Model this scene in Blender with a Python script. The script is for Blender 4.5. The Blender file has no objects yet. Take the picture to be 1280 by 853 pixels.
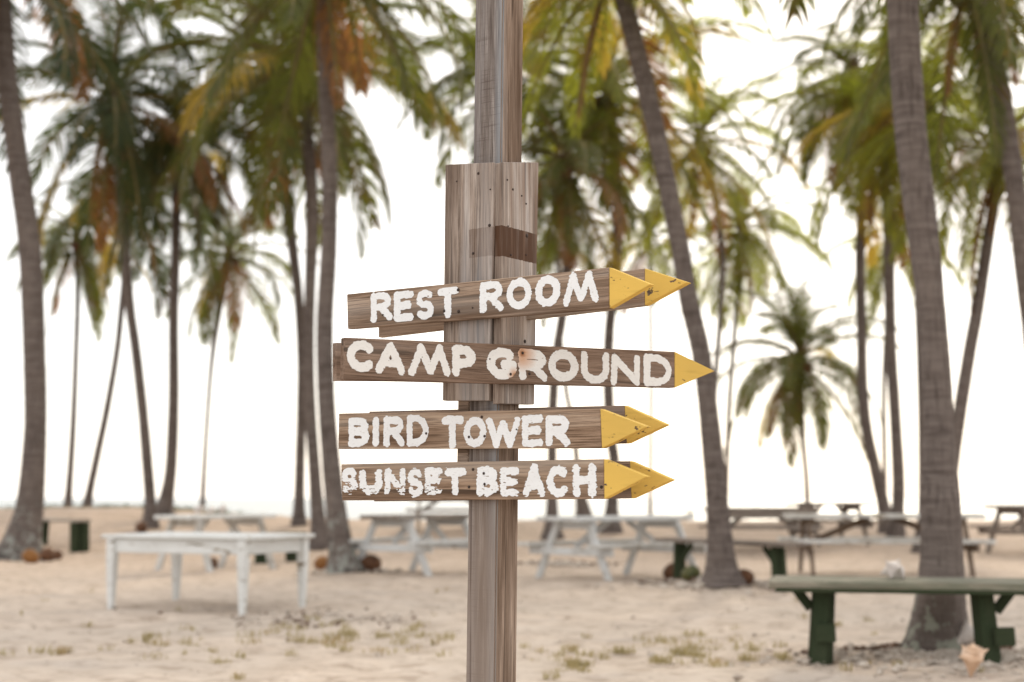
import bpy, bmesh, math, random
import numpy as np
from mathutils import Vector, Matrix, noise, Euler

# ------------------------------------------------------------------ camera, sky, sun, exposure
sc = bpy.context.scene
R = math.radians
W, H, FPX = 1280.0, 853.0, 1778.0
HOR = 622.0                                   # row of the horizon in the photograph
PITCH = math.atan((HOR - H / 2) / FPX)
CAM = Vector((0, 0, 1.0))
cd = bpy.data.cameras.new('camera'); cam = bpy.data.objects.new('camera', cd)
sc.collection.objects.link(cam); sc.camera = cam
cam.location = CAM; cam.rotation_euler = (math.pi / 2 + PITCH, 0, 0)
cd.sensor_width = 36; cd.lens = 36 * FPX / W; cd.clip_start = 0.05; cd.clip_end = 9000
POST_Y = 3.5
cd.dof.use_dof = True; cd.dof.focus_distance = 3.46; cd.dof.aperture_fstop = 2.7; cd.dof.aperture_blades = 0

SUN_EL, SUN_AZ = R(27), R(13)                 # azimuth from +Y towards +X
wd = bpy.data.worlds.new('World'); sc.world = wd; wd.use_nodes = True
wn, wl = wd.node_tree.nodes, wd.node_tree.links
sky = wn.new('ShaderNodeTexSky'); sky.sky_type = 'NISHITA'; sky.sun_disc = False
sky.sun_elevation = SUN_EL; sky.sun_rotation = SUN_AZ
sky.air_density = 1.0; sky.dust_density = 1.5; sky.ozone_density = 1.0
veil = wn.new('ShaderNodeMix'); veil.data_type = 'RGBA'; veil.inputs[0].default_value = 0.85   # thin white veil of cloud over the whole sky
veil.inputs[7].default_value = (6.6, 6.4, 6.15, 1)
wl.new(sky.outputs[0], veil.inputs[6])
wl.new(veil.outputs[2], wn['Background'].inputs[0]); wn['Background'].inputs[1].default_value = 0.12
sd = bpy.data.lights.new('sun', 'SUN'); sun = bpy.data.objects.new('sun', sd); sc.collection.objects.link(sun)
sd.energy = 1.5; sd.angle = R(10); sd.color = (1.0, 0.86, 0.66)
sdir = Vector((math.sin(SUN_AZ) * math.cos(SUN_EL), math.cos(SUN_AZ) * math.cos(SUN_EL), math.sin(SUN_EL)))
sun.location = sdir * 60; sun.rotation_euler = (-sdir).to_track_quat('-Z', 'Y').to_euler()
vs = sc.view_settings; vs.view_transform = 'Standard'; vs.look = 'None'; vs.gamma = 1; vs.use_curve_mapping = False
vs.exposure = 1.08
sc.cycles.use_denoising = True
sc.cycles.max_bounces = 10; sc.cycles.transparent_max_bounces = 8
sc.cycles.sample_clamp_indirect = 10

# ------------------------------------------------------------------ helpers
C = sc.collection
CP, SP = math.cos(PITCH), math.sin(PITCH)
def ray(px, py):
    a, b = px - W / 2, H / 2 - py
    return Vector((a, FPX * CP - b * SP, FPX * SP + b * CP))
def at(px, py, Y):                              # point seen at that pixel, at distance Y in front of the camera
    d = ray(px, py); return CAM + d * (Y / d.y)
def on_plane(px, py, p0, n):
    d = ray(px, py); return CAM + d * ((p0 - CAM).dot(n) / d.dot(n))
def smooth(a, b, x):
    t = min(1, max(0, (x - a) / (b - a))); return t * t * (3 - 2 * t)
MOUNDS = []
def gz(x, y):                                   # height of the sand
    B = 0.74 + (0.44 - 0.74) * smooth(-8.5, -4.0, x)
    B += 0.05 * noise.noise((x * 0.35, 3.1, 0)) + 0.03 * noise.noise((x * 1.1, 7.7, 0))
    z = B * smooth(23, 33, y)
    if y > 34: z += (-3.2 - B) * smooth(34, 80, y)
    z += 0.03 * noise.noise((x * 0.45, y * 0.45, 0.3)) * smooth(4, 8, y)
    for mx, my, r, h in MOUNDS:
        q = ((x - mx) ** 2 + (y - my) ** 2) / (r * r)
        if q < 4: z += h * math.exp(-q * 1.6)
    return z
def ground_at(px, py):
    d = ray(px, py); y = 5.0
    while y < 60:
        p = CAM + d * (y / d.y)
        if p.z <= gz(p.x, p.y): return Vector((p.x, p.y, gz(p.x, p.y)))
        y += 0.05
    return at(px, py, 34)
def prop(o, label=None, cat=None, group=None, kind=None):
    if label: o['label'] = label
    if cat: o['category'] = cat
    if group: o['group'] = group
    if kind: o['kind'] = kind
    return o
def empty(name, loc, rz=0.0):
    o = bpy.data.objects.new(name, None); C.objects.link(o); o.location = loc; o.rotation_euler = (0, 0, rz)
    o.empty_display_size = 0.2; return o
def link(name, me, parent=None, mat=None, loc=(0, 0, 0), rot=None):
    o = bpy.data.objects.new(name, me); C.objects.link(o)
    if parent: o.parent = parent
    o.location = loc
    if rot is not None: o.rotation_euler = rot
    if mat:
        if not me.materials: me.materials.append(mat)
    return o
def mesh(name, v, f, smooth_=False):
    me = bpy.data.meshes.new(name); me.from_pydata([tuple(p) for p in v], [], f); me.update()
    if smooth_: me.polygons.foreach_set('use_smooth', [True] * len(me.polygons))
    return me
def bm_mesh(name, bm, smooth_=False):
    bmesh.ops.recalc_face_normals(bm, faces=bm.faces)
    me = bpy.data.meshes.new(name); bm.to_mesh(me); bm.free()
    if smooth_: me.polygons.foreach_set('use_smooth', [True] * len(me.polygons))
    return me
def prism(name, poly, t, bev=0.0015, y0=0.0):
    """outline in local x,z; front face at y=y0, back at y0+t"""
    bm = bmesh.new()
    a = [bm.verts.new((x, y0, z)) for x, z in poly]; b = [bm.verts.new((x, y0 + t, z)) for x, z in poly]
    n = len(poly); bm.faces.new(a); bm.faces.new(b[::-1])
    for i in range(n): bm.faces.new((a[i], b[i], b[(i + 1) % n], a[(i + 1) % n]))
    bmesh.ops.recalc_face_normals(bm, faces=bm.faces)
    if bev: bmesh.ops.bevel(bm, geom=bm.edges[:], offset=bev, segments=1, affect='EDGES')
    return bm_mesh(name, bm)
def box_mesh(name, l, w, t, bev=0.006, rnd=None, jit=0.0):
    bm = bmesh.new(); bmesh.ops.create_cube(bm, size=1)
    for v in bm.verts:
        v.co = Vector((v.co.x * l, v.co.y * w, v.co.z * t))
        if rnd: v.co += Vector((rnd.uniform(-jit, jit), rnd.uniform(-jit, jit), rnd.uniform(-jit, jit) * .5))
    if bev: bmesh.ops.bevel(bm, geom=bm.edges[:], offset=min(bev, t * .3, w * .3), segments=1, affect='EDGES')
    return bm_mesh(name, bm)
def beam(name, p, q, w, t, mat, parent, up=Vector((0, 0, 1)), rnd=None, jit=0.003, bev=0.006):
    """a plank from p to q, w across, t thick; its thickness points along up"""
    p, q = Vector(p), Vector(q); x = (q - p); l = x.length; x.normalize()
    z = (up - x * up.dot(x)).normalized(); y = z.cross(x)
    M = Matrix((x, y, z)).transposed().to_4x4(); M.translation = (p + q) / 2
    o = link(name, box_mesh(name, l, w, t, bev, rnd, jit), parent, mat); o.matrix_local = M
    return o
def lathe_pts(prof, n, f=None):
    v, fc = [], []
    for i, (r, z) in enumerate(prof):
        for k in range(n):
            a = 2 * math.pi * k / n; rr = r * (f(a, z, i) if f else 1)
            v.append((rr * math.cos(a), rr * math.sin(a), z))
    for i in range(len(prof) - 1):
        for k in range(n):
            k2 = (k + 1) % n; fc.append((i * n + k, i * n + k2, (i + 1) * n + k2, (i + 1) * n + k))
    fc.append(tuple(range(n))[::-1]); fc.append(tuple((len(prof) - 1) * n + k for k in range(n)))
    return v, fc

# ------------------------------------------------------------------ materials
class NT:
    def __init__(s, name):
        s.m = bpy.data.materials.new(name); s.m.use_nodes = True
        s.n, s.l = s.m.node_tree.nodes, s.m.node_tree.links
        s.b = s.n['Principled BSDF']; s.out = s.n['Material Output']
    def new(s, t, **k):
        o = s.n.new('ShaderNode' + t)
        for a, v in k.items(): setattr(o, a, v)
        return o
    def to(s, a, b): s.l.new(a, b)
    def coord(s, scale=(1, 1, 1), rnd=True, kind='Object'):
        tc = s.new('TexCoord'); src = tc.outputs[kind]
        if rnd:
            oi = s.new('ObjectInfo'); mu = s.new('MATH' if 0 else 'Math', operation='MULTIPLY'); mu.inputs[1].default_value = 37.0
            s.to(oi.outputs['Random'], mu.inputs[0]); ad = s.new('VectorMath', operation='ADD')
            s.to(src, ad.inputs[0]); s.to(mu.outputs[0], ad.inputs[1]); src = ad.outputs[0]
        mp = s.new('Mapping'); mp.inputs['Scale'].default_value = scale; s.to(src, mp.inputs['Vector'])
        return mp.outputs[0]
    def noise(s, vec, scale=1.0, detail=4, rough=0.55, dist=0.0):
        t = s.new('TexNoise'); t.inputs['Scale'].default_value = scale; t.inputs['Detail'].default_value = detail
        t.inputs['Roughness'].default_value = rough; t.inputs['Distortion'].default_value = dist
        s.to(vec, t.inputs['Vector']); return t.outputs['Fac']
    def ramp(s, fac, stops):
        r = s.new('ValToRGB'); e = r.color_ramp.elements
        while len(e) < len(stops): e.new(0.5)
        for q, (p, c) in zip(e, stops):
            q.position = p; q.color = (*c, 1) if not isinstance(c, (int, float)) else (c, c, c, 1)
        s.to(fac, r.inputs[0]); return r.outputs[0]
    def mix(s, fac, a, b, mode='MIX'):
        m = s.new('Mix', data_type='RGBA', blend_type=mode)
        if isinstance(fac, (int, float)): m.inputs[0].default_value = fac
        else: s.to(fac, m.inputs[0])
        for q, i in ((a, 6), (b, 7)):
            if isinstance(q, tuple): m.inputs[i].default_value = (*q, 1)
            else: s.to(q, m.inputs[i])
        return m.outputs[2]
    def math(s, op, a, b=0.0, clamp=False):
        m = s.new('Math', operation=op, use_clamp=clamp)
        for q, i in ((a, 0), (b, 1)):
            if isinstance(q, (int, float)): m.inputs[i].default_value = q
            else: s.to(q, m.inputs[i])
        return m.outputs[0]
    def bump(s, h, strength=0.5, dist=0.002):
        b = s.new('Bump'); b.inputs['Strength'].default_value = strength; b.inputs['Distance'].default_value = dist
        s.to(h, b.inputs['Height']); s.to(b.outputs[0], s.b.inputs['Normal'])
    def done(s, col, rough=0.8, spec=0.3):
        if isinstance(col, tuple): s.b.inputs['Base Color'].default_value = (*col, 1)
        else: s.to(col, s.b.inputs['Base Color'])
        if isinstance(rough, (int, float)): s.b.inputs['Roughness'].default_value = rough
        else: s.to(rough, s.b.inputs['Roughness'])
        s.b.inputs['Specular IOR Level'].default_value = spec
        return s.m

def sc3(axis, along, across):
    return tuple(along if k == axis else across for k in 'xyz')
def wood_color(t, axis, dark, mid, light, grain=1.0, ringscale=10.0):
    a = t.noise(t.coord(sc3(axis, 1.6, 34 * grain)), 1, 8, 0.62, 0.5)
    fine = t.noise(t.coord(sc3(axis, 7, 420 * grain)), 1, 5, 0.7)
    wv = t.new('TexWave', wave_type='BANDS', bands_direction='DIAGONAL'); wv.inputs['Scale'].default_value = ringscale
    wv.inputs['Distortion'].default_value = 7.0; wv.inputs['Detail'].default_value = 3; wv.inputs['Detail Scale'].default_value = 0.7
    t.to(t.coord(sc3(axis, 0.10, 1.0)), wv.inputs['Vector'])
    big = t.noise(t.coord(sc3(axis, 2.0, 9)), 1, 3, 0.5)
    c = t.ramp(a, [(0.34, tuple(q * .72 for q in dark)), (0.5, mid), (0.66, light)])
    c = t.mix(t.math('MULTIPLY', wv.outputs['Fac'], 0.38), c, dark)
    c = t.mix(t.math('MULTIPLY', t.ramp(fine, [(0.40, 1.0), (0.54, 0.0)]), 0.85), c, tuple(q * 0.55 for q in dark))
    crack = t.noise(t.coord(sc3(axis, 1.3, 55)), 1, 2, 0.4)
    ck = t.ramp(crack, [(0.32, 1.0), (0.345, 0.0)])
    c = t.mix(t.math('MULTIPLY', ck, 0.75), c, (0.035, 0.025, 0.02))
    c = t.mix(t.ramp(big, [(0.45, 0.0), (0.75, 0.45)]), c, light)
    wx = t.noise(t.coord(sc3(axis, .9, 16)), 1, 3, 0.5)
    c = t.mix(t.ramp(wx, [(0.52, 0.0), (0.68, 0.42)]), c, tuple(m_ * k for m_, k in zip(light, (.78, .90, 1.04))))
    c = t.mix(t.ramp(wx, [(0.34, 0.5), (0.46, 0.0)]), c, tuple(q * .8 for q in dark))
    h = t.math('ADD', t.math('MULTIPLY', a, 0.6), t.math('ADD', t.math('MULTIPLY', fine, 0.4), t.math('MULTIPLY', ck, -0.8)))
    return c, h
def wood(name, axis, dark=(.17, .108, .072), mid=(.35, .248, .18), light=(.49, .38, .295), bump=0.7, **k):
    t = NT(name); c, h = wood_color(t, axis, dark, mid, light, **k)
    t.bump(h, bump, 0.002); return t.done(c, 0.95, 0.06)
M = {}
M['board'] = wood('sign_board_wood', 'x')
M['board_warm'] = wood('sign_board_wood_warm', 'x', (.18, .112, .073), (.375, .262, .185), (.52, .40, .30), ringscale=16)
M['board_dark'] = wood('sign_board_wood_brown', 'x', (.13, .08, .055), (.255, .172, .125), (.36, .265, .205))
M['post'] = wood('post_wood', 'z', (.15, .10, .07), (.32, .235, .18), (.46, .36, .29), grain=1.2, ringscale=22)
def post_grey():
    t = NT('post_wood_silvered'); c, h = wood_color(t, 'z', (.125, .098, .085), (.26, .225, .205), (.38, .345, .325), grain=1.3, ringscale=26)
    tc = t.new('TexCoord'); sp = t.new('SeparateXYZ'); t.to(tc.outputs['Object'], sp.inputs[0])
    saw = t.noise(t.coord((10, 10, 330)), 1, 3, 0.6)                     # cross-cut marks of the saw
    c = t.mix(t.math('MULTIPLY', t.ramp(saw, [(0.36, 1.0), (0.47, 0.0)]), t.ramp(t.noise(t.coord((14, 14, 5)), 1, 2), [(0.42, 0.0), (0.6, 0.7)])), c, (.10, .075, .065))
    edge = t.ramp(t.math('ADD', t.math('MULTIPLY', sp.outputs['X'], 14.0), t.math('MULTIPLY', t.noise(t.coord((9, 9, 2)), 1, 3), 0.5)), [(0.45, 0.0), (0.8, 0.6)])
    c = t.mix(edge, c, (.27, .30, .33))                                  # blue-grey weathering towards the corner
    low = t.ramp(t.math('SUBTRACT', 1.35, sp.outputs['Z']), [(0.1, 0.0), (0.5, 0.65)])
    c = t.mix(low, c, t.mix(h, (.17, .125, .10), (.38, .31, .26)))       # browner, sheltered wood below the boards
    t.bump(h, 0.7, 0.002); return t.done(c, 0.95, 0.06)
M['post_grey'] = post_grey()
M['grey'] = wood('weathered_grey_wood', 'x', (.16, .13, .11), (.30, .25, .21), (.42, .36, .31))
M['pale'] = wood('sun_bleached_wood', 'x', (.28, .23, .18), (.44, .38, .31), (.56, .50, .43))
M['brownleg'] = wood('brown_bare_wood', 'x', (.10, .07, .05), (.20, .14, .10), (.28, .21, .16))

def plank_mat(name, stain):
    t = NT(name); c, h = wood_color(t, 'z', (.18, .128, .098), (.35, .28, .232), (.50, .43, .38), grain=0.8, ringscale=14)
    # rectangular brown patch where an older board used to cover the plank
    tc = t.new('TexCoord'); sp = t.new('SeparateXYZ'); t.to(tc.outputs['Object'], sp.inputs[0])
    wob = t.noise(t.coord((60, 60, 8), rnd=False), 1, 3)
    z = t.math('ADD', sp.outputs['Z'], t.math('MULTIPLY', t.math('SUBTRACT', wob, 0.5), 0.006))
    z0, z1, x0, amt = stain
    f = t.math('MULTIPLY', t.math('GREATER_THAN', z, z0), t.math('LESS_THAN', z, z1))
    f = t.math('MULTIPLY', f, t.math('GREATER_THAN', t.math('ADD', sp.outputs['X'], t.math('MULTIPLY', wob, 0.01)), x0))
    pat = t.ramp(t.noise(t.coord((26, 26, 3)), 1, 3), [(0.3, 0.55), (0.5, 1.0)])
    c = t.mix(t.math('MULTIPLY', t.math('MULTIPLY', f, pat), amt), c, (.075, .036, .019))
    st = t.ramp(t.noise(t.coord((45, 45, 1.6)), 1, 2), [(0.56, 0.0), (0.68, 0.6)])
    c = t.mix(st, c, (.20, .125, .085))
    t.bump(h, 0.55, 0.002); return t.done(c, 0.85, 0.2)

def paint(name, col, wood_cols, wear=(0.62, 0.70), scale=(3, 14, 14), dirt=0.25, rough=0.6, fine=24):
    t = NT(name); wc, h = wood_color(t, 'x', *wood_cols)
    v = t.coord(scale); n1 = t.noise(v, 1, 6, 0.62); n2 = t.noise(t.coord((fine * .5, fine, fine)), 1, 3, 0.6)
    f = t.ramp(t.math('ADD', t.math('MULTIPLY', n1, 0.72), t.math('MULTIPLY', n2, 0.28)), [(wear[0], 0.0), (wear[1], 1.0)])
    dn = t.noise(t.coord((2.2, 5, 5)), 1, 5, 0.6)
    pc = t.mix(t.ramp(dn, [(0.35, 0.0), (0.75, dirt)]), col, tuple(q * 0.55 for q in wood_cols[2]))
    pc = t.mix(t.ramp(t.noise(t.coord((8, 90, 90)), 1, 3), [(0.30, 0.35), (0.45, 0.0)]), pc, tuple(q * 0.6 for q in col))
    c = t.mix(f, pc, wc)
    t.bump(t.math('ADD', t.math('MULTIPLY', h, 0.5), t.math('MULTIPLY', f, -0.8)), 0.4, 0.002)
    return t.done(c, 0.9, 0.06)
WC = ((.13, .095, .06), (.27, .20, .125), (.38, .31, .21))
M['white'] = paint('peeling_white_paint', (.70, .71, .70), WC, (0.58, 0.63))
M['whiteworn'] = paint('worn_white_paint', (.60, .60, .585), WC, (0.53, 0.62), dirt=0.5)
M['blueish'] = paint('chalky_pale_paint', (.60, .61, .61), WC, (0.58, 0.66), dirt=0.4)
M['green'] = paint('worn_dark_green_paint', (.034, .047, .026), ((.05, .05, .035), (.10, .10, .065), (.16, .15, .10)), (0.58, 0.72), dirt=0.25)
M['greentop'] = paint('faded_green_bench_top', (.15, .155, .115), ((.19, .17, .13), (.31, .285, .22), (.40, .375, .31)), (0.40, 0.56), dirt=0.35)
M['yellow'] = paint('yellow_arrow_paint', (.72, .475, .115), ((.09, .06, .045), (.15, .10, .08), (.22, .16, .12)), (0.60, 0.62), (30, 60, 60), dirt=0.22, rough=0.5, fine=160)

def letter_mat(name, col, rust=None, rs=20):
    t = NT(name)
    n = t.noise(t.coord((9, 9, 40), rnd=True), 1, 5, 0.6); f = t.noise(t.coord((120, 120, 320)), 1, 3, 0.6)
    c = t.mix(t.ramp(n, [(0.4, 0.0), (0.8, 0.28)]), col, tuple(q * 0.72 for q in col))
    c = t.mix(t.ramp(f, [(0.28, 0.35), (0.42, 0.0)]), c, (.30, .25, .21))
    if rust:
        tc = t.new('TexCoord'); sp = t.new('SeparateXYZ'); t.to(tc.outputs['Object'], sp.inputs[0])
        dx = t.math('SUBTRACT', sp.outputs['X'], rust[0]); dz = t.math('SUBTRACT', sp.outputs['Z'], rust[1])
        d = t.math('SQRT', t.math('ADD', t.math('MULTIPLY', dx, dx), t.math('MULTIPLY', t.math('MULTIPLY', dz, dz), 0.8)))
        d = t.math('ADD', d, t.math('MULTIPLY', t.math('SUBTRACT', n, 0.5), 0.035))
        c = t.mix(t.ramp(t.math('MULTIPLY', d, rs), [(0.1, 0.85), (0.55, 0.5), (1.0, 0.0)]), c, (.50, .20, .045))
        c = t.mix(t.ramp(t.math('MULTIPLY', d, rs), [(0.1, 0.7), (0.3, 0.0)]), c, (.16, .05, .015))
    t.bump(f, 0.25, 0.0006)
    return t.done(c, 0.65, 0.3)
M['letter'] = letter_mat('white_lettering_paint', (.79, .805, .82))
M['letter_cream'] = letter_mat('cream_lettering_paint', (.74, .725, .70))

t = NT('rusty_nail'); M['nail'] = t.done(t.ramp(t.noise(t.coord((300, 300, 300)), 1, 3), [(0.3, (.02, .014, .012)), (0.7, (.06, .035, .025))]), 0.6)

def trunk_mat(name, lichen):
    t = NT(name)
    v = t.coord((3.0, 3.0, 26.0)); ringn = t.noise(v, 1, 5, 0.6)
    vert = t.noise(t.coord((38, 38, 5)), 1, 5, 0.65); big = t.noise(t.coord((2.2, 2.2, 1.1)), 1, 4, 0.55)
    c = t.ramp(ringn, [(0.3, (.070, .055, .049)), (0.5, (.132, .108, .097)), (0.72, (.195, .165, .15))])
    c = t.mix(t.ramp(vert, [(0.34, 0.75), (0.5, 0.0)]), c, (.035, .026, .022))
    c = t.mix(t.ramp(big, [(0.42, 0.0), (0.72, 0.5)]), c, (.19, .155, .135))
    if lichen:
        geo = t.new('TexCoord'); sp = t.new('SeparateXYZ'); t.to(geo.outputs['Object'], sp.inputs[0])
        zf = t.math('MULTIPLY', sp.outputs['Z'], lichen[0])            # patches thin out up the trunk
        ln = t.noise(t.coord((11, 11, 9)), 1, 6, 0.68)
        m = t.ramp(t.math('SUBTRACT', ln, zf), [(lichen[1], 0.0), (lichen[1] + 0.05, 1.0)])
        c = t.mix(t.math('MULTIPLY', m, lichen[2]), c, lichen[3])
        dk = t.ramp(t.math('SUBTRACT', t.noise(t.coord((5, 5, 4)), 1, 4), t.math('MULTIPLY', zf, 0.8)), [(0.55, 0.0), (0.62, 0.8)])
        c = t.mix(dk, c, (.045, .035, .032))
    t.bump(t.math('ADD', ringn, t.math('MULTIPLY', vert, 0.8)), 0.6, 0.02)
    return t.done(c, 0.9, 0.15)
M['trunk'] = trunk_mat('palm_trunk_bark', None)
M['trunk_lichen'] = trunk_mat('palm_trunk_bark_green_lichen', (0.28, 0.475, 0.8, (.32, .33, .27)))
M['trunk_pale'] = trunk_mat('palm_trunk_bark_pale_lichen', (0.16, 0.46, 0.6, (.31, .33, .30)))

def leaf_mat(name, c0, c1, trans, tamt=0.45, tip=None):
    t = NT(name)
    oi = t.new('ObjectInfo'); n = t.noise(t.coord((3, 3, 3)), 1, 3)
    f = t.math('ADD', t.math('MULTIPLY', oi.outputs['Random'], 0.65), t.math('MULTIPLY', n, 0.35))
    c = t.mix(f, c0, c1); tcol = t.mix(f, trans, tuple(min(1, q * 1.35) for q in trans))
    if tip:                                                            # dry brown tips
        s = t.ramp(t.noise(t.coord((5, 5, 5)), 1, 4), [(0.54, 0.0), (0.68, 0.8)])
        c = t.mix(s, c, tip); tcol = t.mix(s, tcol, tuple(q * 1.3 for q in tip))
    t.done(c, 0.5, 0.35)
    tr = t.new('BsdfTranslucent'); t.to(tcol, tr.inputs['Color'])
    ms = t.new('MixShader'); ms.inputs[0].default_value = tamt
    t.to(t.b.outputs[0], ms.inputs[1]); t.to(tr.outputs[0], ms.inputs[2]); t.to(ms.outputs[0], t.out.inputs['Surface'])
    return t.m
M['leaf'] = leaf_mat('palm_leaf_green', (.035, .052, .014), (.075, .08, .018), (.15, .165, .02), 0.5, (.12, .07, .02))
M['leaf_dark'] = leaf_mat('palm_leaf_dark_green', (.022, .038, .017), (.045, .058, .018), (.075, .095, .02), 0.45, (.10, .06, .025))
M['leaf_lime'] = leaf_mat('palm_leaf_yellow_green', (.06, .08, .018), (.12, .12, .025), (.30, .32, .03), 0.58, (.17, .11, .02))
M['leaf_yellow'] = leaf_mat('palm_leaf_yellowing', (.17, .135, .025), (.25, .18, .03), (.50, .36, .05), 0.55, (.20, .10, .02))
M['leaf_dead'] = leaf_mat('palm_leaf_dead_brown', (.13, .065, .025), (.22, .12, .05), (.30, .13, .035), 0.4)
t = NT('palm_frond_stalk'); M['stalk'] = t.done(t.ramp(t.noise(t.coord((6, 6, 6)), 1, 3), [(0.35, (.10, .085, .03)), (0.7, (.20, .155, .055))]), 0.6)
t = NT('palm_crown_fibre'); nz = t.noise(t.coord((14, 14, 6)), 1, 6); t.bump(nz, 0.8, 0.03)
M['fibre'] = t.done(t.ramp(nz, [(0.35, (.05, .032, .02)), (0.65, (.16, .10, .06))]), 0.95, 0.1)
t = NT('coconut_husk'); nz = t.noise(t.coord((9, 9, 30)), 1, 5); t.bump(nz, 0.5, 0.01)
M['husk'] = t.done(t.ramp(nz, [(0.3, (.06, .03, .018)), (0.55, (.13, .06, .03)), (0.75, (.20, .105, .055))]), 0.8)
t = NT('coconut_orange_husk'); nz = t.noise(t.coord((9, 9, 30)), 1, 5)
M['husk_orange'] = t.done(t.ramp(nz, [(0.3, (.17, .07, .02)), (0.7, (.28, .125, .035))]), 0.7)
t = NT('green_coconut'); M['nut'] = t.done(t.ramp(t.noise(t.coord((8, 8, 8)), 1, 3), [(0.3, (.05, .06, .02)), (0.7, (.11, .10, .03))]), 0.5)

def sand_mat():
    t = NT('beach_sand')
    v = t.coord((1, 1, 1), rnd=False)
    big = t.noise(v, 0.35, 5, 0.6, 0.4); med = t.noise(v, 2.2, 6, 0.62, 0.3); fin = t.noise(v, 14, 5, 0.7); gr = t.noise(v, 160, 2, 0.6)
    c = t.ramp(med, [(0.3, (.44, .36, .295)), (0.5, (.565, .47, .39)), (0.70, (.65, .555, .475))])
    c = t.mix(t.ramp(big, [(0.42, 0.0), (0.66, 0.6)]), c, (.475, .425, .375))
    sp = t.ramp(fin, [(0.30, 0.5), (0.40, 0.0)]); c = t.mix(sp, c, (.25, .19, .15))
    # scattered darker crumbs of leaf and coral
    vo = t.new('TexVoronoi'); vo.inputs['Scale'].default_value = 3.2; t.to(v, vo.inputs['Vector'])
    dots = t.math('LESS_THAN', t.math('ADD', vo.outputs['Distance'], t.math('MULTIPLY', fin, 0.1)), 0.115)
    c = t.mix(t.math('MULTIPLY', dots, 0.5), c, (.20, .155, .125))
    c = t.mix(t.math('MULTIPLY', gr, 0.25), c, (.62, .52, .43))
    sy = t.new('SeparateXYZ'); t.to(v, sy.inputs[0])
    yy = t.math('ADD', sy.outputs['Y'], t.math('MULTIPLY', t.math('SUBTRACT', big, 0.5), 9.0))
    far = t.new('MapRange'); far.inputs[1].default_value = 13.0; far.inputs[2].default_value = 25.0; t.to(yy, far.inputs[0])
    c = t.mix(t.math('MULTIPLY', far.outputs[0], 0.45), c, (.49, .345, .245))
    mot = t.noise(v, 5.5, 4, 0.6, 0.8); c = t.mix(t.ramp(mot, [(0.36, 0.6), (0.5, 0.0)]), c, (.30, .23, .175))
    sea = t.noise(t.coord((.35, 1.5, 1), rnd=False), 1.4, 4, 0.55); c = t.mix(t.ramp(sea, [(0.56, 0.0), (0.72, 0.5)]), c, (.40, .35, .315))
    h = t.math('ADD', t.math('MULTIPLY', med, 0.7), t.math('ADD', t.math('MULTIPLY', fin, 0.3), t.math('MULTIPLY', gr, 0.05)))
    t.bump(h, 0.9, 0.09)
    return t.done(c, 0.95, 0.1)
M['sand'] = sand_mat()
t = NT('coral_rubble'); oi = t.new('ObjectInfo'); nz = t.noise(t.coord((18, 18, 18)), 1, 4)
M['rubble'] = t.done(t.ramp(nz, [(0.3, (.30, .25, .21)), (0.5, (.46, .395, .335)), (0.75, (.60, .55, .49))]), 0.95, 0.1)
t = NT('dry_leaf_litter'); M['litter'] = t.done(t.ramp(t.noise(t.coord((7, 7, 7)), 1, 4), [(0.3, (.07, .045, .032)), (0.7, (.17, .105, .075))]), 0.9, 0.1)
M['grass'] = leaf_mat('dry_beach_grass', (.26, .215, .10), (.36, .29, .155), (.38, .32, .15), 0.35, (.36, .25, .14))
def shell_mat(name, a, b, c3):
    t = NT(name); n = t.noise(t.coord((14, 14, 30)), 1, 5, 0.6)
    t.bump(n, 0.4, 0.004)
    return t.done(t.ramp(n, [(0.3, a), (0.55, b), (0.75, c3)]), 0.55, 0.35)
M['shell_white'] = shell_mat('bleached_shell', (.44, .38, .34), (.62, .56, .52), (.74, .70, .68))
M['shell_peach'] = shell_mat('peach_shell', (.52, .33, .21), (.66, .46, .32), (.76, .60, .48))
def sea_mat():
    t = NT('sea_water'); v = t.coord((1, 1, 1), rnd=False)
    n = t.noise(v, 0.9, 5, 0.6); t.bump(n, 0.6, 0.25)
    t.b.inputs['IOR'].default_value = 1.33
    return t.done((.05, .085, .09), 0.22, 0.5)
M['sea'] = sea_mat()

# ------------------------------------------------------------------ the setting: sand and sea
rng = random.Random(7)
p21 = (at(1173, 808, 9.55).x, 9.55)
MOUNDS += [(p21[0] - 0.05, 9.0, 0.95, 0.055), (2.35, 15.9, 1.0, 0.07), (-2.1, 19.0, 0.8, 0.05), (-9.3, 22.6, 0.9, 0.05)]
def axis(lo, hi, d0, d1, step, far_lo, far_hi):
    a = list(np.arange(lo, hi + 1e-6, step)); s, x = step, lo
    while x > far_lo: s *= 1.28; x -= s; a.insert(0, x)
    s, x = step, hi
    while x < far_hi: s *= 1.28; x += s; a.append(x)
    return a
xs = axis(-15, 15, 0, 0, 0.13, -400, 400); ys = axis(6.5, 35, 0, 0, 0.13, -300, 78)
V = []
for y in ys:
    for x in xs:
        z = gz(x, y)
        if 5 < y < 38 and abs(x) < 18:
            z += 0.03 * noise.noise((x * 2.1, y * 2.1, 5)) + 0.022 * noise.noise((x * 5.3, y * 5.3, 9))
            cpt = noise.noise((x * 3.1 + 40, y * 3.1, 2)); z -= 0.07 * max(0, cpt - 0.3)
        V.append((x, y, z))
nx = len(xs)
F = [(j * nx + i, j * nx + i + 1, (j + 1) * nx + i + 1, (j + 1) * nx + i) for j in range(len(ys) - 1) for i in range(nx - 1)]
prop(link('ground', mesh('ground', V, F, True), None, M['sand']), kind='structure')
SEA = -2.0
prop(link('sea', mesh('sea', [(-6000, 50, SEA), (6000, 50, SEA), (6000, 7500, SEA), (-6000, 7500, SEA)], [(0, 1, 2, 3)]), None, M['sea']), kind='structure')

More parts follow.
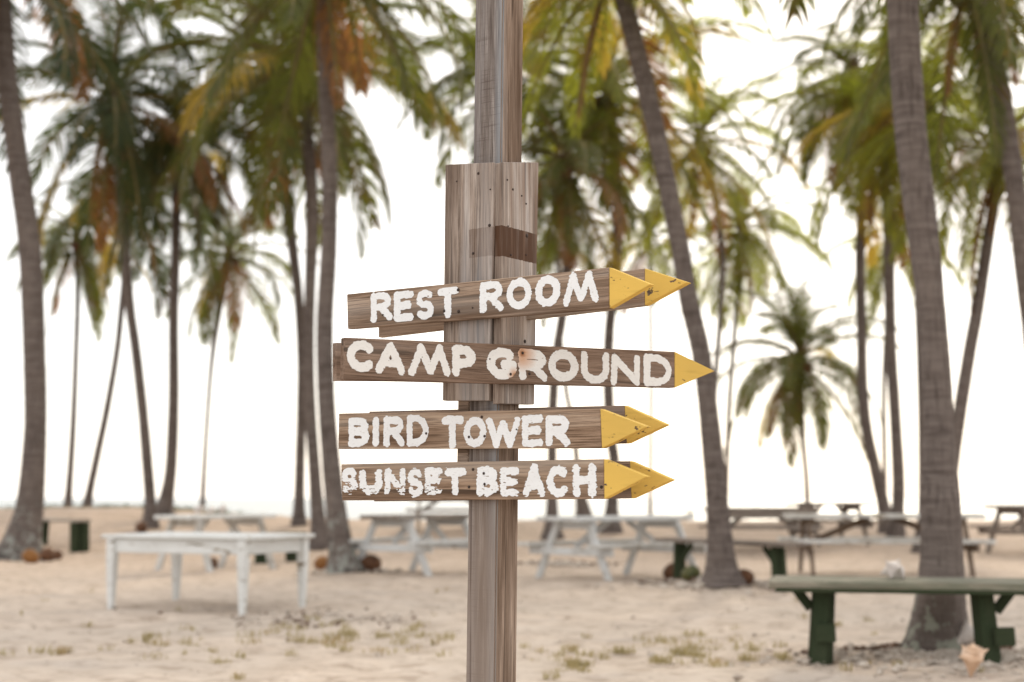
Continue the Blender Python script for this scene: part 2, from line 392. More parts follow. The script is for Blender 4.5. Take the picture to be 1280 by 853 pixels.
# ------------------------------------------------------------------ the signpost
PHI = R(36); S = 0.089
ax = at(616.8, HOR, POST_Y); base = Vector((ax.x, POST_Y, 0.0))
uL = Vector((math.cos(PHI), -math.sin(PHI), 0)); nL = Vector((-math.sin(PHI), -math.cos(PHI), 0))
uC = Vector((math.cos(PHI), math.sin(PHI), 0)); nC = Vector((math.sin(PHI), -math.cos(PHI), 0))
UP = Vector((0, 0, 1))
LEAN = math.atan(9.5 / 853)
post = empty('signpost', base)
prop(post, 'weathered wooden signpost with white painted boards ending in yellow arrow tips', 'signpost')
axis_at = lambda z: Vector((ax.x + math.tan(LEAN) * (z - 1.0), POST_Y, z))   # leaning axis
# post in its own frame: local x = uL, local y = -nL (away), z along the lean
def frame_matrix(xv, yv, zv, pos):
    m = Matrix((xv, yv, zv)).transposed().to_4x4(); m.translation = pos; return m
lean_m = Matrix.Rotation(LEAN, 4, 'Y')
Mpost = frame_matrix(uL, -nL, UP, (0, 0, 0)); 
pm = bmesh.new(); bmesh.ops.create_cube(pm, size=1)
for v in pm.verts: v.co = Vector((v.co.x * S, v.co.y * S, v.co.z * 3.4 + 1.1))
bmesh.ops.bevel(pm, geom=[e for e in pm.edges], offset=0.004, segments=2, affect='EDGES')
pme = bm_mesh('post', pm); pme.materials.append(M['post']); pme.materials.append(M['post_grey'])
for p_ in pme.polygons: p_.material_index = 1 if p_.normal.y < -.5 else 0
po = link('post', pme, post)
off = Vector((-math.tan(LEAN) * 1.0, 0, 0))
po.matrix_local = Matrix.Translation(off) @ lean_m @ Mpost

def face_part(name, px_quad, plane_off, u, n, thick, mat, parent, bev=0.0015, off_u=0.0, poly=None):
    """a board whose front face lies in the vertical plane through the axis shifted by plane_off along n; corners from pixels"""
    p0 = Vector((ax.x, POST_Y, 1.2)) + n * plane_off
    pts = []
    for q in px_quad:
        w = on_plane(q[0], q[1], p0, n); pts.append(((w - p0).dot(u), w.z - 1.2))
    me = prism(name, pts, thick, bev)
    o = link(name, me, parent, mat)
    o.matrix_local = frame_matrix(u, -n, UP, p0 - base)
    return o, p0, pts

PLT = 0.021
lo = plank_mat('left_backing_plank_wood', (0.386, 0.458, -0.022, 0.45)); ro = plank_mat('right_backing_plank_wood', (0.384, 0.460, -1, 0.97))
face_part('backing_plank', [(556.5, 206), (617, 203), (611, 501), (553, 501)], S / 2 + PLT, uL, nL, PLT, lo, post)
nR = uL; uR = -nL
face_part('backing_plank', [(628, 203), (673.5, 203), (668, 506), (624.5, 505)], S / 2 + PLT, uR, nR, PLT, ro, post)
# batten on the hidden back-left face, seen past the post's left edge
beam('batten', (axis_at(1.05) - base) - uL * (S / 2 + 0.022) + Vector((0, 0, 0)), (axis_at(1.45) - base) - uL * (S / 2 + 0.022), S * .9, 0.042, M['post'], post, up=uL)

# ---- hand-painted lettering: stroke skeletons in a unit box
def arc(cx, cy, rx, ry, a0, a1, n=14):
    return [(cx + rx * math.cos(R(a0 + (a1 - a0) * i / n)), cy + ry * math.sin(R(a0 + (a1 - a0) * i / n))) for i in range(n + 1)]
GLY = {
 'R': [[(0, 0), (0, 1)], [(0, 1), (.5, 1)] + arc(.5, .75, .44, .25, 90, -90) + [(0, .5)], [(.45, .48), (1, 0)]],
 'E': [[(0, 0), (0, 1)], [(0, 1), (1, 1)], [(0, .52), (.85, .52)], [(0, 0), (1, 0)]],
 'S': [arc(.5, .75, .46, .25, 35, 265, 18) + arc(.5, .25, .48, .25, 85, -145, 18)],
 'T': [[(0, 1), (1, 1)], [(.5, 1), (.5, 0)]],
 'O': [arc(.5, .5, .5, .5, 0, 360, 28)],
 'M': [[(0, 0), (.24, 1)], [(.24, 1), (.52, .12)], [(.52, .12), (.78, 1)], [(.78, 1), (1, .06)]],
 'C': [arc(.52, .5, .52, .5, 48, 312, 22)],
 'A': [[(0, 0), (.5, 1)], [(.5, 1), (1, 0)], [(.2, .3), (.8, .3)]],
 'P': [[(0, 0), (0, 1)], [(0, 1), (.5, 1)] + arc(.5, .72, .5, .28, 90, -90) + [(0, .44)]],
 'G': [arc(.52, .5, .52, .5, 50, 330, 22) + [(1, .45), (.62, .45)]],
 'U': [[(0, 1), (0, .42)] + arc(.5, .42, .5, .42, 180, 360) + [(1, 1)]],
 'N': [[(0, 0), (.02, 1)], [(.02, 1), (.98, .02)], [(.98, 0), (1, 1)]],
 'D': [[(0, 0), (0, 1)], [(0, 1), (.35, 1)] + arc(.35, .5, .65, .5, 90, -90, 18) + [(0, 0)]],
 'B': [[(0, 0), (0, 1)], [(0, 1), (.5, 1)] + arc(.5, .77, .42, .23, 90, -90) + [(0, .54)], [(0, .54), (.52, .54)] + arc(.52, .27, .48, .27, 90, -90) + [(0, 0)]],
 'I': [[(.5, 0), (.5, 1)]],
 'W': [[(0, 1), (.26, 0)], [(.26, 0), (.5, .86)], [(.5, .86), (.74, 0)], [(.74, 0), (1, 1)]],
 'H': [[(0, 0), (0, 1)], [(1, 0), (1, 1)], [(0, .5), (1, .52)]],
}
def vnoise(x, y, seed):
    xi, yi = np.floor(x), np.floor(y); xf, yf = x - xi, y - yi
    def h(a, b): return np.modf(np.abs(np.sin(a * 127.1 + b * 311.7 + seed * 74.7) * 43758.5453))[0]
    u, v = xf * xf * (3 - 2 * xf), yf * yf * (3 - 2 * yf)
    return (h(xi, yi) * (1 - u) + h(xi + 1, yi) * u) * (1 - v) + (h(xi, yi + 1) * (1 - u) + h(xi + 1, yi + 1) * u) * v
def letter_mesh(ch, x0, x1, z0, z1, th, seed, rough=1.0, wear=0.0, wear_low=0.0):
    r_ = random.Random(seed); step = 0.0009; pad = 0.006
    gx = np.arange(x0 - pad, x1 + pad, step); gzv = np.arange(z0 - pad, z1 + pad, step)
    X, Z = np.meshgrid(gx, gzv); d = np.full(X.shape, 9.0)
    hw = th / 2; sx = max(1e-4, (x1 - x0) - th); sz = (z1 - z0) - th
    for st in GLY[ch]:
        k = r_.uniform(.88, 1.10); jx, jz = r_.uniform(-.02, .02), r_.uniform(-.015, .015)
        pts = [(x0 + hw + (a + jx) * sx, z0 + hw + (b + jz) * sz) for a, b in st]
        for (ax_, az), (bx, bz) in zip(pts[:-1], pts[1:]):
            ex, ez = bx - ax_, bz - az; L2 = ex * ex + ez * ez + 1e-12
            tt = np.clip(((X - ax_) * ex + (Z - az) * ez) / L2, 0, 1)
            d = np.minimum(d, np.hypot(X - ax_ - tt * ex, Z - az - tt * ez) - hw * k)
    d += rough * 0.0026 * (vnoise(X / .007, Z / .007, seed) - .5) + rough * 0.0032 * (vnoise(X / .011, Z / .0022, seed + 3) - .5)
    if wear or wear_low:
        fl = vnoise(X / .016, Z / .0035, seed + 9) * .55 + vnoise(X / .005, Z / .0018, seed + 5) * .45
        low = np.clip(1 - (Z - z0) / ((z1 - z0) * .55), 0, 1)
        d = np.maximum(d, (wear + wear_low * low + fl - 1.0) * 0.03)
    else:
        fl = vnoise(X / .006, Z / .0022, seed + 5) * .6 + vnoise(X / .02, Z / .006, seed + 15) * .4
        d = np.maximum(d, (fl - .90) * .05)
    c = (d[:-1, :-1] + d[1:, :-1] + d[:-1, 1:] + d[1:, 1:]) / 4
    keep = c < 0
    gzx = np.gradient(d, step); gy_, gx_ = gzx[0], gzx[1]
    g2 = gx_ ** 2 + gy_ ** 2 + 0.05
    cnt = np.zeros(d.shape, int)
    for a in (0, 1):
        for b in (0, 1): cnt[a:a + keep.shape[0], b:b + keep.shape[1]] += keep
    bd = (cnt > 0) & (cnt < 4)
    mx = np.where(bd, np.clip(-d * gx_ / g2, -.6 * step, .6 * step), 0); mz = np.where(bd, np.clip(-d * gy_ / g2, -.6 * step, .6 * step), 0)
    idx = -np.ones(d.shape, int); used = cnt > 0; idx[used] = np.arange(used.sum())
    vx, vz = (X + mx)[used], (Z + mz)[used]
    J, I = np.nonzero(keep)
    f = np.stack([idx[J, I], idx[J, I + 1], idx[J + 1, I + 1], idx[J + 1, I]], 1)
    return mesh('letter', np.stack([vx, np.full(vx.shape, -0.0007), vz], 1).tolist(), f.tolist())

def board(front, tip, plane_off, u, n, mat, letters=(), lmat=None, thick=0.019, worn=None, nails=(), label=None):
    LT, RT, RB, LB = front
    bo, p0, pts = face_part('sign_board', front, plane_off, u, n, thick, mat, post)
    if label: bo['label'] = label
    def uv(px, py):
        w = on_plane(px, py, p0, n); return ((w - p0).dot(u), w.z - 1.2)
    a, b, c = uv(*RT), uv(*tip), uv(*RB); e = 0.0004
    link('arrow_tip', prism('arrow_tip', [(a[0] + e, a[1]), b, (c[0] + e, c[1])], thick, 0.0012), bo, M['yellow'])
    for i, (ch, xa, xb, ya, yb) in enumerate(letters):
        xm, ym = (xa + xb) / 2, (ya + yb) / 2
        x0, x1 = uv(xa, ym)[0], uv(xb, ym)[0]; z1, z0 = uv(xm, ya)[1], uv(xm, yb)[1]
        wr = worn(i) if worn else (1.0, 0, 0)
        th = (0.0205 if ch not in 'MWN' else 0.0185) * (1.08 if u is uC else 1.0)
        if ch == 'I': th = min(th, (x1 - x0))
        m_ = lmat
        if isinstance(lmat, dict): m_ = lmat.get(i, lmat['d'])
        link('letter', letter_mesh(ch, x0, x1, z0, z1, th, 11 + i * 3 + int(plane_off * 1000) + int(xa), *wr), bo, m_)
    for (px, py, r_) in nails:
        q = uv(px, py)
        v, f = lathe_pts([(r_ * .98, 0.0), (r_, .0008), (r_ * .75, .0019), (r_ * .2, .0024)], 10)
        no = link('nail', mesh('nail', v, f, True), bo, M['nail'], (q[0], -0.0007, q[1]), (math.pi / 2, 0, 0))
    return bo, uv
OFF1 = S / 2 + PLT + 0.0195 + 0.001; OFF2 = S / 2 + 0.0195
# REST ROOM
board([(433.3, 368), (761.4, 334.4), (761.4, 385.5), (434.4, 411.4)], (813.5, 355.5), OFF1, uL, nL, M['board'],
      [('R', 464, 491, 365, 402.5), ('E', 493, 517, 364, 402), ('S', 520, 543.5, 361, 400), ('T', 546.5, 573.5, 359.5, 397),
       ('R', 600, 630, 351.5, 391), ('O', 633, 665, 347, 387.5), ('O', 668.5, 700.5, 344, 383.5), ('M', 703, 749, 340, 381.5)], M['letter'],
      nails=[(573, 362.5, .0042), (555.5, 389, .0038), (573.5, 389.5, .0042), (479, 394, .0028), (591, 385, .002)])
# CAMP GROUND, nailed across the corner: its plane just clears the planks
corner = max((uL * a + nL * b).dot(nC) for a, b in ((S / 2 + PLT, S / 2), (S / 2, S / 2 + PLT * 0.2), (S / 2 + PLT, S / 2 - .01)))
OFFC = corner + 0.0195 + 0.001
p0c = Vector((ax.x, POST_Y, 1.2)) + nC * OFFC
def uvc(px, py):
    w = on_plane(px, py, p0c, nC); return ((w - p0c).dot(uC), w.z - 1.2)
M['letter_rust'] = letter_mat('rust_stained_cream_lettering_paint', (.74, .725, .70), uvc(652.5, 441.5), 22)
M['letter_rust_low'] = letter_mat('lightly_rusted_cream_lettering_paint', (.74, .725, .70), uvc(643, 471), 45)
board([(431.2, 422), (843.5, 439.7), (843.5, 485), (430, 475)], (893.5, 464), OFFC, uC, nC, M['board_dark'],
      [('C', 432.7, 469.6, 426, 466), ('A', 469, 507, 428, 468.5), ('M', 511, 563, 430.5, 472), ('P', 565, 594.5, 432.5, 472),
       ('G', 608, 645, 435, 474), ('R', 648, 684, 437, 476.6), ('O', 685, 722.5, 438, 477.5), ('U', 725.5, 761, 440, 480.5),
       ('N', 764, 799.5, 443.5, 482), ('D', 805, 839.5, 443, 483.5)], {'d': M['letter_cream'], 5: M['letter_rust'], 4: M['letter_rust_low']},
      nails=[(653, 441.5, .0036), (638, 468, .0036), (661.5, 467.5, .0034), (488, 449, .0018), (612, 449, .002)])
# BIRD TOWER
board([(423.2, 517), (750, 511.2), (752, 560.5), (422.8, 561.5)], (809, 533.5), OFF2, uL, nL, M['board_warm'],
      [('B', 436, 462, 522, 558.5), ('I', 465.5, 474.5, 522, 559), ('R', 480, 506, 520, 559), ('D', 508, 536, 518, 559),
       ('T', 552, 580, 520, 561), ('O', 579.5, 608.5, 521, 560), ('W', 608, 650.5, 521, 560), ('E', 652, 679.5, 518.4, 559.5), ('R', 682, 713, 519, 558.5)], M['letter'],
      nails=[(602.5, 521.5, .0036), (586.5, 546.5, .0034), (606, 545.5, .0034), (533, 542, .0032), (646, 537, .002)])
# SUNSET BEACH
board([(426.4, 580.5), (754.6, 574), (755, 624), (427.4, 625.8)], (808.5, 596), OFF2, uL, nL, M['board_warm'],
      [('S', 427.5, 447.5, 584, 619), ('U', 449.6, 477, 587, 619), ('N', 481, 507, 585.5, 619), ('S', 508.7, 529.5, 585, 621.5), ('E', 531, 553.5, 584, 619),
       ('T', 556, 583, 585, 619.5), ('B', 596, 623, 583, 620.5), ('E', 625, 649, 584, 621.5), ('A', 653.7, 682, 580, 621.5), ('C', 683, 712, 582, 621.5), ('H', 715.6, 745.5, 580, 621.5)],
      M['letter'], worn=lambda i: [(1.6, .16, .36), (1.6, .12, .34), (1.6, .14, .28), (1.6, .14, .22), (1.6, .12, .40), (1.4, .05, .10),
                                   (1.5, .10, .16), (1.5, .12, .22), (1.6, .12, .18), (1.4, .08, .08), (1.5, .10, .12)][i],
      nails=[(591.5, 587, .0036), (586.5, 609, .0036), (605, 592, .0036), (606, 605.5, .0036), (752, 609, .004)])
# the boards on the far side of the post, reading the other way
BK = S / 2 + 0.0005
board([(472.8, 378), (805.7, 335.8), (805.7, 382), (472.8, 422)], (859.5, 353), -BK - 0.002, uL, nL, M['board'])
board([(461, 514.5), (780.3, 507), (783, 554.5), (461, 560)], (833, 531), -BK, uL, nL, M['board_dark'])
board([(467, 583), (787, 576.5), (789, 623.3), (467, 627)], (840, 600), -BK, uL, nL, M['board_dark'])
back_c = min((uL * a + nL * b).dot(nC) for a in (-S / 2 - .001, S / 2) for b in (-S / 2, S / 2))
board([(420.5, 428.5), (790, 442), (790, 479), (420.5, 476)], (835, 461), back_c - 0.0005, uC, nC, M['board_dark'])
# bolts and nail heads in the backing planks
def plank_nails(lst, plane_off, u, n):
    p0 = Vector((ax.x, POST_Y, 1.2)) + n * plane_off
    for px, py, r_ in lst:
        w = on_plane(px, py, p0, n)
        v, f = lathe_pts([(r_, 0.0), (r_, .001), (r_ * .7, .002), (r_ * .2, .0024)], 10)
        o = link('nail', mesh('nail', v, f, True), post, M['nail'])
        o.matrix_local = frame_matrix(u, UP, n, w - base)
plank_nails([(598, 217, .0035), (613, 237, .002), (612, 282, .004), (591.5, 317, .0035), (571, 227, .0018)], S / 2 + PLT, uL, nL)
plank_nails([(634, 225, .0026), (641, 237, .003), (652, 245, .0025), (657.5, 255, .0024), (658.5, 295, .0048), (657.5, 319, .0022), (638.5, 319, .0024), (656, 427, .0048), (635, 283, .002)], S / 2 + PLT, uR, nR)

# ------------------------------------------------------------------ coconut palms
def frond_mesh(e0, droop, seed, hang, nl=54, ragged=0.0):
    """unit-length frond pointing along +x; e0 = rise at the base in degrees, droop = total bend"""
    r_ = random.Random(seed); N = 18; pts = [Vector((0, 0, 0))]; tans = []
    sw = r_.uniform(-.25, .25)
    for i in range(N):
        s = (i + .5) / N; e = R(e0 - droop * s ** 1.25); e = max(e, R(-86)); yaw = sw * s * s
        tdir = Vector((math.cos(e) * math.cos(yaw), math.cos(e) * math.sin(yaw), math.sin(e))); tans.append(tdir)
        pts.append(pts[-1] + tdir / N)
    tans.append(tans[-1]); V, F, MI = [], [], []
    for i, p in enumerate(pts):                                   # rachis
        s = i / N; rr = 0.011 * (1 - s) ** 0.8 + 0.0016; tdir = tans[i]; sd_ = tdir.cross(UP).normalized(); up = sd_.cross(tdir)
        for a in range(4):
            V.append(p + sd_ * rr * 1.4 * math.cos(a * math.pi / 2) + up * rr * math.sin(a * math.pi / 2))
    for i in range(N):
        for a in range(4):
            F.append((i * 4 + a, i * 4 + (a + 1) % 4, i * 4 + 4 + (a + 1) % 4, i * 4 + 4 + a)); MI.append(1)
    for k in range(nl):
        for side in (-1, 1):
            if r_.random() < ragged: continue
            s = .14 + .855 * (k + r_.uniform(-.3, .3)) / nl; s = min(max(s, .12), .995); q = s * N; i = min(N - 1, int(q)); fr = q - i
            p = pts[i].lerp(pts[i + 1], fr); f = tans[i].lerp(tans[i + 1], fr).normalized()
            sd_ = f.cross(UP).normalized() * side; up = (sd_ * side).cross(f)
            L = .255 * (math.sin(math.pi * (0.16 + .80 * s)) ** .7) * r_.uniform(.78, 1.1) * (1 - .5 * ragged)
            a = R(22 + 38 * s + r_.uniform(-7, 7))
            d = (sd_ * math.cos(a) + f * math.sin(a) + up * (.30 * (1 - s) + r_.uniform(-.08, .12))).normalized()
            wv = (f - d * f.dot(d)).normalized(); wv = (wv + up * r_.uniform(-.5, .5)).normalized()
            w = .0098 * r_.uniform(.8, 1.2); b0 = len(V); nseg = 3; x = p.copy()
            for j in range(nseg + 1):
                ww = w * (1.0, 1.15, .75, 0.06)[j]
                V.append(x - wv * ww * .5); V.append(x + wv * ww * .5)
                g = hang * (.35 + .55 * j) * r_.uniform(.7, 1.3)
                d = (d + Vector((0, 0, -g))).normalized(); x = x + d * L / nseg
            for j in range(nseg):
                F.append((b0 + 2 * j, b0 + 2 * j + 1, b0 + 2 * j + 3, b0 + 2 * j + 2)); MI.append(0)
    me = mesh('frond', V, F); me.materials.append(M['leaf']); me.materials.append(M['stalk'])
    me.polygons.foreach_set('material_index', MI); return me
FR = {}
for ei, (e0, dr, hg) in enumerate([(82, 60, .25), (66, 78, .35), (50, 85, .45), (34, 85, .55), (18, 80, .65), (2, 72, .7), (-18, 60, .8), (-42, 42, .8), (-66, 20, .7)]):
    FR[ei] = [frond_mesh(e0, dr * rng.uniform(.85, 1.15), 100 + ei * 10 + k, hg * .55, ragged=.04 if ei < 6 else .12) for k in range(3)]
DEADFR = [frond_mesh(e, d, 300 + i, .95, 46, .22) for i, (e, d) in enumerate([(-58, 25), (-70, 14), (-35, 48), (-76, 9)])]
cv, cf = lathe_pts([(.02, -.13), (.075, -.10), (.108, -.02), (.10, .06), (.06, .115), (.012, .13)], 10)
NUT = mesh('coconut', cv, cf, True); NUT.materials.append(M['nut'])
def catmull(P, n):
    out = []
    for i in range(len(P) - 1):
        a, b, c, d = P[max(0, i - 1)], P[i], P[i + 1], P[min(len(P) - 1, i + 2)]
        for k in range(n):
            t = k / n
            out.append(tuple(.5 * (2 * b[j] + (c[j] - a[j]) * t + (2 * a[j] - 5 * b[j] + 4 * c[j] - d[j]) * t * t + (3 * b[j] - a[j] - 3 * c[j] + d[j]) * t ** 3) for j in range(len(b))))
    out.append(tuple(P[-1])); return out
def palm(label, path, Lpx, nf, depth=None, elev=(0, 8), leaf='leaf', mats=(0.0, 0.0), dead=2, nuts=0, seed=1, bark='trunk', lean=0.0, group=None, segs=16):
    """path: (px, py, width px) from foot to crown; depth found from the ground under the foot unless given"""
    r_ = random.Random(seed); Lpx *= 1.13; nf = int(nf * 1.18); dead = (dead + 1) // 2; mats = (mats[0] * .7, mats[1] * .6)
    if depth is None: depth = ground_at(path[0][0], path[0][1]).y
    ppm = FPX / depth
    pts = []
    for i, (x, y, w) in enumerate(path):
        p = at(x, y, depth + lean * i / (len(path) - 1)); pts.append((p.x, p.y, p.z, w / ppm / 2))
    g = gz(pts[0][0], pts[0][1]); f0 = pts[0]
    if f0[2] > g: pts.insert(0, (f0[0] - (pts[1][0] - f0[0]) / max(.1, pts[1][2] - f0[2]) * (f0[2] - g) * .5, f0[1], g - .02, f0[3] * 1.15))
    root = empty('palm_tree', (pts[0][0], pts[0][1], g)); prop(root, label, 'palm tree', group or 'coconut palms on the sand')
    O = Vector(root.location)
    L = sum((Vector(b[:3]) - Vector(a[:3])).length for a, b in zip(pts[:-1], pts[1:]))
    ns = max(6, int(L / .055 / (len(pts) - 1))) if depth < 24 else max(4, int(L / .14 / (len(pts) - 1)))
    sp = catmull(pts, ns); V, F = [], []
    ph = r_.uniform(0, 9); acc = 0; ringd = r_.uniform(.085, .11)
    for i, (x, y, z, rad) in enumerate(sp):
        c = Vector((x, y, z)) - O
        if i: acc += (Vector(sp[i][:3]) - Vector(sp[i - 1][:3])).length
        tq = Vector(sp[min(i + 1, len(sp) - 1)][:3]) - Vector(sp[max(i - 1, 0)][:3]); tq.normalize()
        e1 = tq.cross(Vector((0, 1, 0))).normalized(); e2 = e1.cross(tq)
        saw = (acc / ringd + .25 * noise.noise((acc * 2, ph, 0))) % 1.0
        for k in range(segs):
            a = 2 * math.pi * k / segs
            foot = math.exp(-acc / .22)
            rr = rad * (1 + .030 * (.5 - saw) + .035 * noise.noise((math.cos(a) * 1.3 + ph, math.sin(a) * 1.3, acc * 1.6)) + foot * .10 * math.sin(a * 5 + ph) * (1 if i else 1.2)) + rad * foot * .10
            V.append(c + e1 * rr * math.cos(a) + e2 * rr * math.sin(a))
    for i in range(len(sp) - 1):
        for k in range(segs):
            F.append((i * segs + k, i * segs + (k + 1) % segs, (i + 1) * segs + (k + 1) % segs, (i + 1) * segs + k))
    n_ = len(V); V.append(Vector(sp[-1][:3]) - O + Vector((0, 0, .02)))
    for k in range(segs): F.append(((len(sp) - 1) * segs + k, (len(sp) - 1) * segs + (k + 1) % segs, n_))
    link('trunk', mesh('trunk', V, F, True), root, M[bark])
    # crown
    top = Vector(sp[-1][:3]) - O; rt = sp[-1][3]
    hv, hf = lathe_pts([(rt * 1.0, -.42), (rt * 1.25, -.22), (rt * 1.5, -.02), (rt * 1.35, .16), (rt * .7, .34), (rt * .2, .46)], 12,
                       lambda a, z, i: 1 + .18 * math.sin(a * 5 + i * 1.7 + ph))
    link('crown_fibre', mesh('crown_fibre', hv, hf, True), root, M['fibre'], top)
    Lf = Lpx / ppm; a0 = r_.uniform(0, 6.28)
    for k in range(nf):
        u = (k + r_.uniform(-.4, .4)) / nf; ei = elev[0] + (elev[1] - elev[0]) * max(0, min(1, u)); ei = int(round(max(0, min(8, ei))))
        o = link('frond', r_.choice(FR[ei]), root, None, top + Vector((0, 0, .22 - .42 * u)))
        o.rotation_euler = (r_.uniform(-.25, .25), r_.uniform(-.12, .12), a0 + k * 2.39996 + r_.uniform(-.25, .25))
        s = Lf * r_.uniform(.86, 1.12) * (.8 if u < .12 else 1.0); o.scale = (s, s, s)
        q = r_.random(); mt = M['leaf_yellow'] if q < mats[0] and u > .35 else (M['leaf_dead'] if q > 1 - mats[1] and u > .6 else M[leaf])
        o.material_slots[0].link = 'OBJECT'; o.material_slots[0].material = mt
    for k in range(dead):
        o = link('dead_frond', DEADFR[r_.randrange(4)], root, None, top + Vector((0, 0, -.15)))
        o.rotation_euler = (r_.uniform(-.15, .15), r_.uniform(-.1, .1), r_.uniform(0, 6.28)); s = Lf * r_.uniform(.6, .9); o.scale = (s, s, s)
        o.material_slots[0].link = 'OBJECT'; o.material_slots[0].material = M['leaf_dead']
    for k in range(nuts):
        a = a0 + k * 2.4; o = link('coconut', NUT, root, None, top + Vector((math.cos(a) * (rt + .13), math.sin(a) * (rt + .13), -.22 - .12 * (k % 3))))
        o.rotation_euler = (r_.uniform(-.4, .4), r_.uniform(-.4, .4), 0); o.material_slots[0].link = 'OBJECT'; o.material_slots[0].material = M['nut' if k % 3 else 'husk']
    return root

palm('thick grey palm pale with lichen at its foot, coconuts lying against it', [(24, 700, 62), (30, 668, 44), (38, 625, 33), (44, 540, 28), (43, 440, 28), (37, 310, 28), (26, 230, 27), (17, 160, 26), (9, 100, 25), (3, 20, 24), (-2, -50, 22)],
     250, 24, elev=(0.5, 7), leaf='leaf_dark', mats=(.05, .1), dead=2, nuts=4, seed=3, bark='trunk_pale')
palm('slender far palm with a short drooping crown beside the crossing trunks', [(84, 641, 15), (86, 615, 9), (91, 540, 7.5), (95, 440, 6.5), (97, 370, 6.5), (95, 300, 6)],
     105, 22, depth=40, elev=(2, 8), leaf='leaf', mats=(.1, .15), dead=2, nuts=4, seed=5)
palm('thin leaning palm whose trunk slants behind another to make an X', [(108, 641, 16), (112, 615, 10), (121, 572, 9), (134, 510, 8.5), (146, 440, 8), (152, 385, 8), (158, 320, 8), (166, 240, 8)],
     140, 20, depth=37, elev=(1, 8), leaf='leaf_dark', mats=(.1, .15), dead=2, seed=8)
palm('palm with a wide dark crown, dangling coconuts and a rusty orange dead frond', [(188, 660, 22), (188, 630, 14.5), (185, 590, 13.5), (179, 520, 13), (170, 440, 12.5), (162, 380, 12), (156, 310, 12), (149, 220, 12), (142, 125, 12)],
     185, 26, elev=(0.3, 7.8), leaf='leaf_dark', mats=(.08, .08), dead=3, nuts=8, seed=11)
palm('straight dark palm behind the white picnic table with three round bumps of shell', [(204, 642, 24), (209, 618, 17), (214, 580, 14.5), (217, 500, 13.5), (217, 400, 12.5), (219, 330, 12), (221, 250, 12), (224, 165, 11)],
     150, 24, depth=31, elev=(1.5, 8), leaf='leaf_dark', mats=(.12, .2), dead=4, nuts=3, seed=14)
palm('very thin far palm with a shaggy drooping crown standing alone', [(253, 641, 8), (254, 610, 6), (258, 540, 5), (263, 470, 5.5), (268, 425, 7), (277, 370, 9), (286, 322, 9)],
     115, 22, depth=42, elev=(1, 8), leaf='leaf', mats=(.15, .12), dead=4, nuts=3, seed=17)
palm('furthest back of three clustered palms, its trunk sweeping across the others', [(374, 657, 20), (374, 630, 14), (375, 580, 12.5), (377, 500, 12), (377, 440, 12), (373, 370, 12), (367, 320, 13), (357, 235, 13), (349, 170, 13), (340, 90, 13)],
     205, 24, elev=(.5, 8), leaf='leaf', mats=(.15, .2), dead=4, nuts=5, seed=21)
palm('middle one of three clustered palms, dark straight trunk', [(401, 686, 30), (398, 655, 20), (394, 600, 15.5), (388, 510, 14.5), (386, 430, 14.5), (388, 350, 14.5), (390, 280, 16.5), (388, 215, 16), (384, 165, 15), (377, 75, 14)],
     225, 24, elev=(.5, 8), leaf='leaf', mats=(.2, .2), dead=5, nuts=5, seed=24)
palm('foremost of three clustered palms, flared foot between two coconuts', [(430, 715, 46), (427, 690, 33), (421, 645, 26), (413, 570, 23), (407, 480, 21.5), (406, 400, 21), (411, 310, 20.5), (412, 220, 20), (408, 120, 20), (405, 0, 20), (403, -70, 19)],
     260, 26, elev=(1, 7.6), leaf='leaf', mats=(.2, .18), dead=3, nuts=4, seed=27, bark='trunk_pale')
palm('palm hidden by the signpost with its fronds showing on either side', [(612, 655, 24), (618, 600, 15), (630, 450, 14), (638, 300, 13), (640, 150, 13), (638, 85, 13)],
     165, 24, depth=30, elev=(0.5, 7.6), leaf='leaf', mats=(.15, .15), dead=3, seed=31)
palm('dark palm with a wide foot rising behind the signboards', [(690, 674, 28), (690, 645, 16), (690, 590, 12.5), (691, 510, 12), (696, 440, 12), (703, 395, 12), (709, 330, 12), (712, 270, 12), (708, 205, 11)],
     150, 22, elev=(1.5, 8), leaf='leaf', mats=(.3, .15), dead=3, nuts=3, seed=35)
palm('spindly palm with a tapered foot between two dark trunks behind the boards', [(730, 657, 30), (729, 640, 20), (725, 615, 12), (722, 585, 8), (716, 530, 6), (708, 490, 6), (702, 430, 5.5), (698, 350, 5.5), (694, 300, 5)],
     95, 18, depth=38, elev=(1, 8), leaf='leaf', mats=(.2, .1), dead=2, seed=38)
palm('palm with a broad lime green crown behind the REST ROOM arrow tips', [(764, 660, 26), (765, 630, 15), (768, 580, 14), (763, 540, 13.5), (760, 470, 13), (762, 410, 13), (769, 350, 13), (772, 270, 13), (768, 190, 13), (761, 112, 13)],
     200, 28, depth=29, elev=(0.3, 8), leaf='leaf_lime', mats=(.18, .14), dead=4, nuts=6, seed=42)
palm('needle thin far palm with a straight green trunk beyond the arrow tips', [(813, 657, 6), (813, 600, 4.5), (814, 480, 4.5), (813, 380, 4.5), (812, 300, 4.5)],
     85, 18, depth=48, elev=(1, 8), leaf='leaf_lime', mats=(.15, .1), dead=2, seed=45)
palm('big palm leaning over beside the green braced bench', [(904, 732, 58), (902, 705, 38), (899, 660, 30), (893, 590, 26.5), (885, 510, 24.5), (876, 440, 24), (862, 380, 24), (850, 310, 24), (836, 240, 24), (819, 160, 24), (800, 80, 24), (781, 5, 24), (766, -60, 22)],
     205, 26, elev=(1.2, 7.8), leaf='leaf_lime', mats=(.3, .22), dead=3, nuts=5, seed=49)
